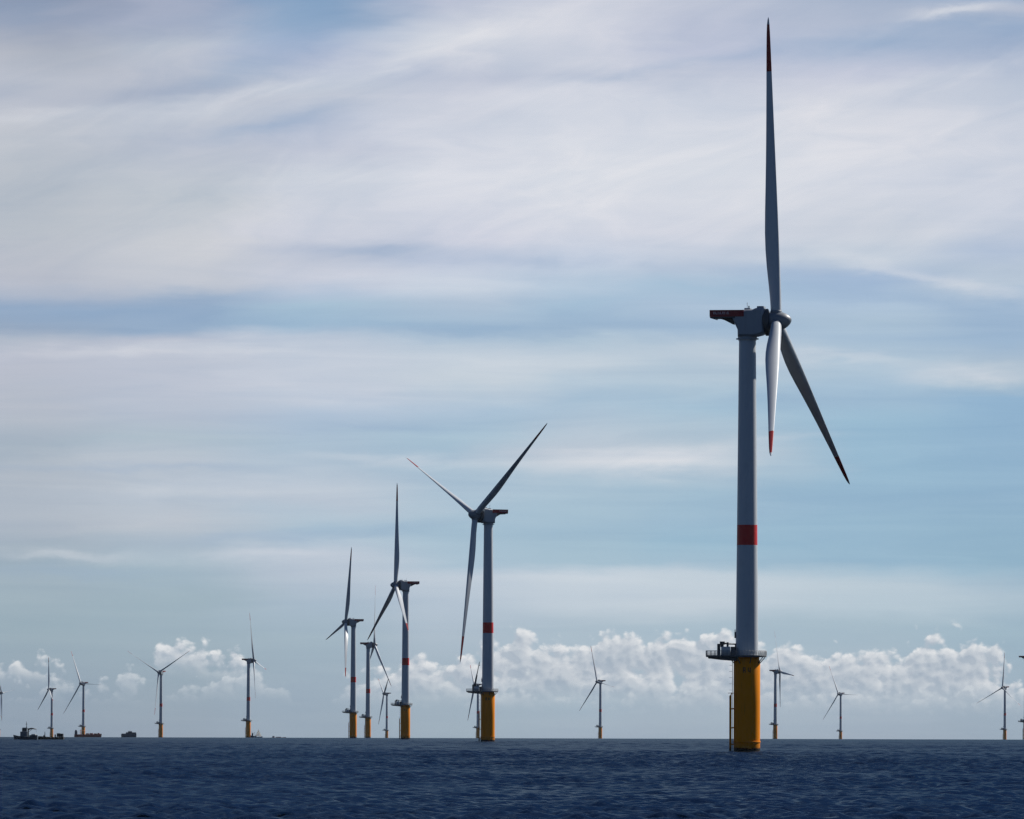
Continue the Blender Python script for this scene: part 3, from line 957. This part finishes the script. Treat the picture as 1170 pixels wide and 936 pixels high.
# (name for me, tower x in the photo, hub y in the photo, side the rotor faces, yaw, rotor turn, label)
FARM = [
    ('a', 854.0, 367.3, 1, -10.5, -1.3, 'largest wind turbine, one blade straight up, yellow foot nearest in the sea'),
    ('b', 558.3, 589, -1, 32.4, -54, 'second largest turbine with two blades raised in a wide V and one hanging down'),
    ('c', 464.2, 669, -1, 14.1, 2.25, 'turbine with one upright blade and a white blade hanging across its tower below the hub'),
    ('d', 404.6, 711, -1, 11.6, -16.8, 'turbine with a short dark blade reaching left, leftmost of the yellow-footed cluster left of centre'),
    ('e', 421.5, 737, 1, 12, 13.5, 'slim turbine facing right, standing between the two bigger turbines with yellow feet'),
    ('f', 0.6, 792, 1, -18, 36, 'small turbine cut by the left edge of the picture, one pale blade pointing right'),
    ('g', 61, 788, -1, 18, 9, 'small far turbine directly behind the dark barge, one blade straight up'),
    ('h', 97, 781, -1, 42, 27, 'small far turbine behind the red cargo ship, pale blade leaning up left'),
    ('i', 185.3, 768.5, -1, 60, 60, 'far turbine with two blades spread in a Y, right of the blocky grey ship'),
    ('j', 285, 755, 1, -8, 19.5, 'far turbine beside the little white sailboat, rotor facing right'),
    ('k', 443, 793, -1, 12, 60, 'tiny thin turbine just left of the foot of the turbine with the white hanging blade'),
    ('l', 547, 783, -1, 8, 55.5, 'tiny turbine half hidden beside the tower of the turbine with the V of raised blades'),
    ('m', 686.8, 779, -1, 32, 21, 'far turbine alone under the cumulus bank, dark blade reaching down left'),
    ('n', 886.5, 767.5, 1, 12, -24, 'far turbine just right of the nearest yellow foot, rotor facing right'),
    ('o', 961, 793, -1, 42, 27, 'smallest turbine on the right half of the horizon, one blade level to the right'),
    ('p', 1148, 786, -1, 44, -3, 'far turbine near the right edge with one upright blade and one reaching left'),
    ('q', 1172, 752, 1, 8, 20, 'turbine cut by the right edge of the picture, only tower and platform showing'),
]
# shaft tilt, blade coning and reach read off the four nearest rotors
FLEX = {'a': (5.75, 3.96, 1.028), 'b': (8.28, 2.22, 0.965), 'c': (3.94, 2.8, 0.967), 'd': (5.0, 3.78, 0.973)}
DIP = F * math.sqrt(4 * CAM_H / R2)


def hor(x):
    return 843.6 + (x - 585) * ROLL


def dist_for(above, height):
    lo, hi = 300.0, 40000.0
    for _ in range(70):
        m_ = (lo + hi) / 2
        if F * (height - CAM_H) / m_ - F * m_ / R2 + DIP > above:
            lo = m_
        else:
            hi = m_
    return lo


def spot(px, D):
    """point of the sea surface seen at photo column px, D metres out"""
    return (math.tan((px - 585) / F) * D, D, drop(D))


def place(parts, row):
    key, tx, hy, side, yaw, az, label = row
    D = dist_for(hor(tx) - hy, HUB_Z)
    root = parts[0]
    root.location = spot(tx, D)
    root['label'] = label
    head = R(yaw if side > 0 else 180 + yaw)
    if key in FLEX:
        tl, cn, ls = FLEX[key]
        pose(parts, head, R(az), R(tl), R(cn), ls)
    else:
        pose(parts, head, R(az), pitch=R(72) if key in 'ejn' else 0.0)   # three are turning: blades pitched into the wind
    if key == 'b':
        for o in parts:
            if o.name.split('.')[0] == 'crane':
                o.data = raised_crane
    return D


for row in FARM[1:]:
    place(copy_tree(proto), row)
place(proto_parts, FARM[0])


# ----------------------------------------------------------------------------
# ships on the horizon
# ----------------------------------------------------------------------------
def hull(mb, L, B, z0, z1, bow=1, rake=1.5, sheer=0.4, mat=0, fine=0.28):
    """ship hull along X, bow towards bow*X"""
    rings = []
    for s in np.linspace(0, 1, 13):
        x = -L / 2 + L * s
        wd = 1.0 if s < 1 - fine else max(0.03, 1 - ((s - (1 - fine)) / fine) ** 1.8)
        if s < 0.08:
            wd = 0.86 + s * 1.7
        b = B / 2 * wd
        zz = z1 + sheer * max(0, (s - 0.55) / 0.45) ** 2
        off = rake * max(0, (s - 0.7) / 0.3)
        rings.append([(bow * (x), -b * 0.7, z0), (bow * (x + off * .5), -b * .95, (z0 + zz) / 2), (bow * (x + off), -b, zz), (bow * (x + off), b, zz), (bow * (x + off * .5), b * .95, (z0 + zz) / 2), (bow * x, b * .7, z0)])
    mb.loft(rings, mat, smooth=False)


def ship_workboat():
    D = 4050.0
    k = D / F
    t = thing('crane_ship', 'dark work vessel with high wheelhouse, mast and crane boom, at the far left', 'ship', spot(32, D))

    def X(px): return (px - 32) * k
    mb = Mesh()
    hull(mb, 26 * k, 7.5, -1.5, 1.75, -1, 0.8, 0.9)
    mb.box(X(36), X(44.5), -3.6, -3.4, 1.76, 2.5)
    mb.box(X(36), X(44.5), 3.4, 3.6, 1.76, 2.5)
    mb.build('hull', M['hullblue'], t)
    mb = Mesh()
    mb.box(X(25.5), X(33.5), -3.0, 3.0, 1.78, 4.2, 0.12)
    mb.box(X(27.5), X(33.0), -2.6, 2.6, 4.22, 5.9, 0.12)
    mb.box(X(28), X(33.5), -2.8, 2.8, 5.91, 6.15)
    w = mb.build('wheelhouse', M['hullgrey'], t)
    mb = Mesh()
    for i in range(4):
        x = X(28.1 + i * 1.2)
        mb.box(x, x + 0.42, -2.66, -2.62, 4.75, 5.5)
    mb.build('window', M['glass'], w)
    mb = Mesh()
    mb.tube([(X(32.3), 0, 6.15), (X(32.3), 0, 9.2)], [0.16, 0.08], 8)
    mb.tube([(X(31.2), 0, 7.7), (X(33.4), 0, 7.7)], 0.08, 6)
    mb.box(X(31.6), X(33.0), -.12, .12, 8.2, 8.35)
    mb.build('mast', M['dark'], t)
    mb = Mesh()
    mb.tube([(X(34.2), 1.4, 1.76), (X(34.2), 1.4, 5.4)], 0.32, 10)
    mb.tube([(X(33.4), 1.4, 5.3), (X(38), 1.4, 5.75), (X(43.4), 1.4, 5.4)], [0.42, 0.36, 0.2], 8)
    mb.tube([(X(34.4), 1.4, 4.1), (X(38.6), 1.4, 5.4)], 0.12, 6)
    mb.tube([(X(43.2), 1.4, 5.4), (X(43.2), 1.4, 3.8)], 0.05, 5)
    mb.build('crane_boom', M['dark'], t)
    mb = Mesh()
    mb.box(X(38), X(42.5), -1.6, 1.6, 1.77, 3.0, 0.06)
    mb.build('deck_container', M['cream'], t)


def ship_barge():
    D = 4200.0
    k = D / F
    t = thing('barge', 'low black flat barge with dark cargo stacked on its right end', 'barge', spot(59, D))

    def X(px): return (px - 59) * k
    mb = Mesh()
    mb.prism([(X(43.5), 1.5), (X(46), -1.2), (X(73), -1.2), (X(75), 0.4), (X(75), 1.55), (X(60), 1.45), (X(47), 1.9)], -5.0, 5.0, 0, 0.1)
    for i in range(6):
        mb.tube([(X(47 + i * 4.3), -5.1, 0.3), (X(47 + i * 4.3), -5.1, 1.3)], 0.3, 8)
    mb.build('hull', M['black'], t)
    mb = Mesh()
    mb.box(X(67.2), X(70.8), -3.8, 3.8, 1.56, 3.4, 0.15)
    mb.box(X(71.0), X(74.2), -3.5, 3.6, 1.56, 3.2, 0.15)
    mb.build('cargo_stack', M['black'], t)
    mb = Mesh()
    mb.tube([(X(53.2), 0, 1.6), (X(53.2), 0, 4.2)], [0.3, 0.1], 8)
    mb.lathe([(0.35, 1.6), (0.35, 2.3), (0.2, 2.4)], 10, origin=(X(52), 1.0, 0))
    mb.build('mooring_post', M['dark'], t)
    mb = Mesh()
    mb.box(X(64.6), X(66.0), -3.0, -1.2, 1.5, 2.8, 0.1)
    mb.build('marker_box', M['orange'], t)


def ship_cargo():
    D = 9300.0
    k = D / F
    t = thing('cargo_ship', 'pale red cargo ship with deckhouse at its left end, hull down behind a turbine', 'ship', spot(102, D))

    def X(px): return (px - 102) * k
    mb = Mesh()
    hull(mb, 30.5 * k, 7, -2.0, 3.1, 1, 0.8, 0.8)
    mb.build('hull', M['hullred'], t)
    mb = Mesh()
    mb.box(X(87.2), X(90.2), -2.8, 2.8, 3.0, 6.6, 0.1)
    mb.box(X(87.6), X(89.6), -2.4, 2.4, 6.6, 8.0, 0.1)
    mb.build('deckhouse', M['hullgrey'], t)
    mb = Mesh()
    mb.tube([(X(93.5), 0, 3.0), (X(93.5), 0, 8.2)], 0.3, 8)
    mb.tube([(X(93.5), 0, 8.0), (X(99.5), 0, 6.4)], [0.3, 0.2], 8)
    mb.build('deck_crane', M['orange'], t)
    mb = Mesh()
    for a, b, h in ((100, 103.5, 4.3), (104.2, 108, 4.5), (109, 112.5, 4.2), (113.2, 115.5, 4.7)):
        mb.box(X(a), X(b), -2.4, 2.4, 3.15, h, 0.08)
    mb.build('deck_cargo', M['hullred'], t)


def ship_ferry():
    D = 8800.0
    k = D / F
    t = thing('ferry', 'blocky grey ship low on the horizon, left of the turbine with the Y of blades', 'ship', spot(149, D))

    def X(px): return (px - 149) * k
    mb = Mesh()
    hull(mb, 17 * k, 7, -2.0, 2.6, -1, 0.6, 0.7)
    mb.build('hull', M['hullgrey'], t)
    mb = Mesh()
    mb.box(X(140.8), X(157.6), -3.2, 3.2, 2.5, 3.9, 0.1)
    mb.box(X(145.5), X(157.2), -3.0, 3.0, 3.9, 5.2, 0.1)
    s = mb.build('superstructure', M['hullgrey'], t)
    mb = Mesh()
    mb.box(X(148), X(152.5), -2.4, 2.4, 5.2, 6.4, 0.1)
    mb.tube([(X(150), 0, 6.4), (X(150), 0, 7.6)], 0.12, 6)
    mb.build('bridge', M['hullgrey'], t)
    mb = Mesh()
    for i in range(9):
        mb.box(X(146.2 + i * 1.15), X(146.2 + i * 1.15 + .6), -3.04, -3.01, 4.3, 4.9)
    mb.build('window', M['glass'], s)


def boats_small():
    D = 7600.0
    k = D / F
    t = thing('sailboat', 'little white sailboat under full sail beside the far turbine foot', 'sailboat', spot(296.2, D))
    mb = Mesh()
    hull(mb, 7.6, 2.4, -0.6, 0.9, 1, 0.5, 0.3)
    mb.build('hull', M['white'], t)
    mb = Mesh()
    mb.tube([(0.3, 0, 0.9), (0.3, 0, 8.0)], 0.08, 6)
    mb.tube([(0.3, 0, 1.6), (-2.4, 0.35, 1.6)], 0.06, 6)
    mb.build('mast', M['steel'], t)

    def sail(tip, tack, clew, belly):
        mb = Mesh()
        n = 7
        rows = []
        for i in range(n + 1):
            s = i / n
            a = Vector(tack).lerp(Vector(tip), s)
            b = Vector(clew).lerp(Vector(tip), s)
            rows.append([a.lerp(b, q / 5) + Vector((0, belly * math.sin(PI * q / 5) * (1 - s), 0)) for q in range(6)])
        vr = [[mb.bm.verts.new(p) for p in r] for r in rows[:-1]]
        tp_ = mb.bm.verts.new(tip)
        for i in range(len(vr) - 1):
            for q in range(5):
                mb.bm.faces.new((vr[i][q], vr[i][q + 1], vr[i + 1][q + 1], vr[i + 1][q])).smooth = True
        for q in range(5):
            mb.bm.faces.new((vr[-1][q], vr[-1][q + 1], tp_)).smooth = True
        bmesh.ops.solidify(mb.bm, geom=mb.bm.faces[:], thickness=0.03)
        return mb
    sail((0.25, 0.02, 7.8), (0.2, 0.05, 1.7), (-2.3, 0.35, 1.7), 0.35).build('mainsail', M['sail'], t)
    sail((0.4, 0.02, 7.3), (3.4, 0, 1.1), (0.7, 0.5, 1.3), 0.35).build('jib', M['sail'], t)

    D = 8600.0
    k = D / F
    t = thing('fishing_boat', 'dark grey fishing boat between the far turbine foot and the white sailboat', 'boat', spot(291, D))
    mb = Mesh()
    hull(mb, 6.4 * k * 1.05, 3.4, -1.0, 1.7, -1, 0.5, 0.9)
    mb.build('hull', M['hullgrey'], t)
    mb = Mesh()
    mb.box(-1.9, -0.3, -1.2, 1.2, 1.6, 4.4, 0.1)
    mb.box(-2.0, -0.1, -1.3, 1.3, 4.42, 4.6)
    mb.build('wheelhouse', M['hullgrey'], t)
    mb = Mesh()
    mb.tube([(-1.6, 0, 4.6), (-1.6, 0, 7.2)], [0.18, 0.08], 6)
    mb.tube([(1.6, 0, 1.5), (1.2, 0, 5.6)], [0.22, 0.12], 6)
    mb.tube([(1.2, 0, 5.4), (-1.0, 0, 4.6)], 0.07, 5)
    mb.build('mast', M['dark'], t)

    D = 16500.0
    k = D / F
    t = thing('distant_ship', 'very faint low ship hull down right of the white sailboat', 'ship', spot(319, D))
    mb = Mesh()
    hull(mb, 17 * k, 9, -2.0, 4.2, 1, 1.0, 1.0)
    mb.build('hull', M['hullred'], t)
    mb = Mesh()
    mb.box(-11.5, -7.0, -3.5, 3.5, 4.0, 7.2, 0.15)
    mb.box(-4, 6, -3.0, 3.0, 4.0, 5.6, 0.15)
    mb.build('superstructure', M['cream'], t)


ship_workboat()
ship_barge()
ship_cargo()
ship_ferry()
boats_small()
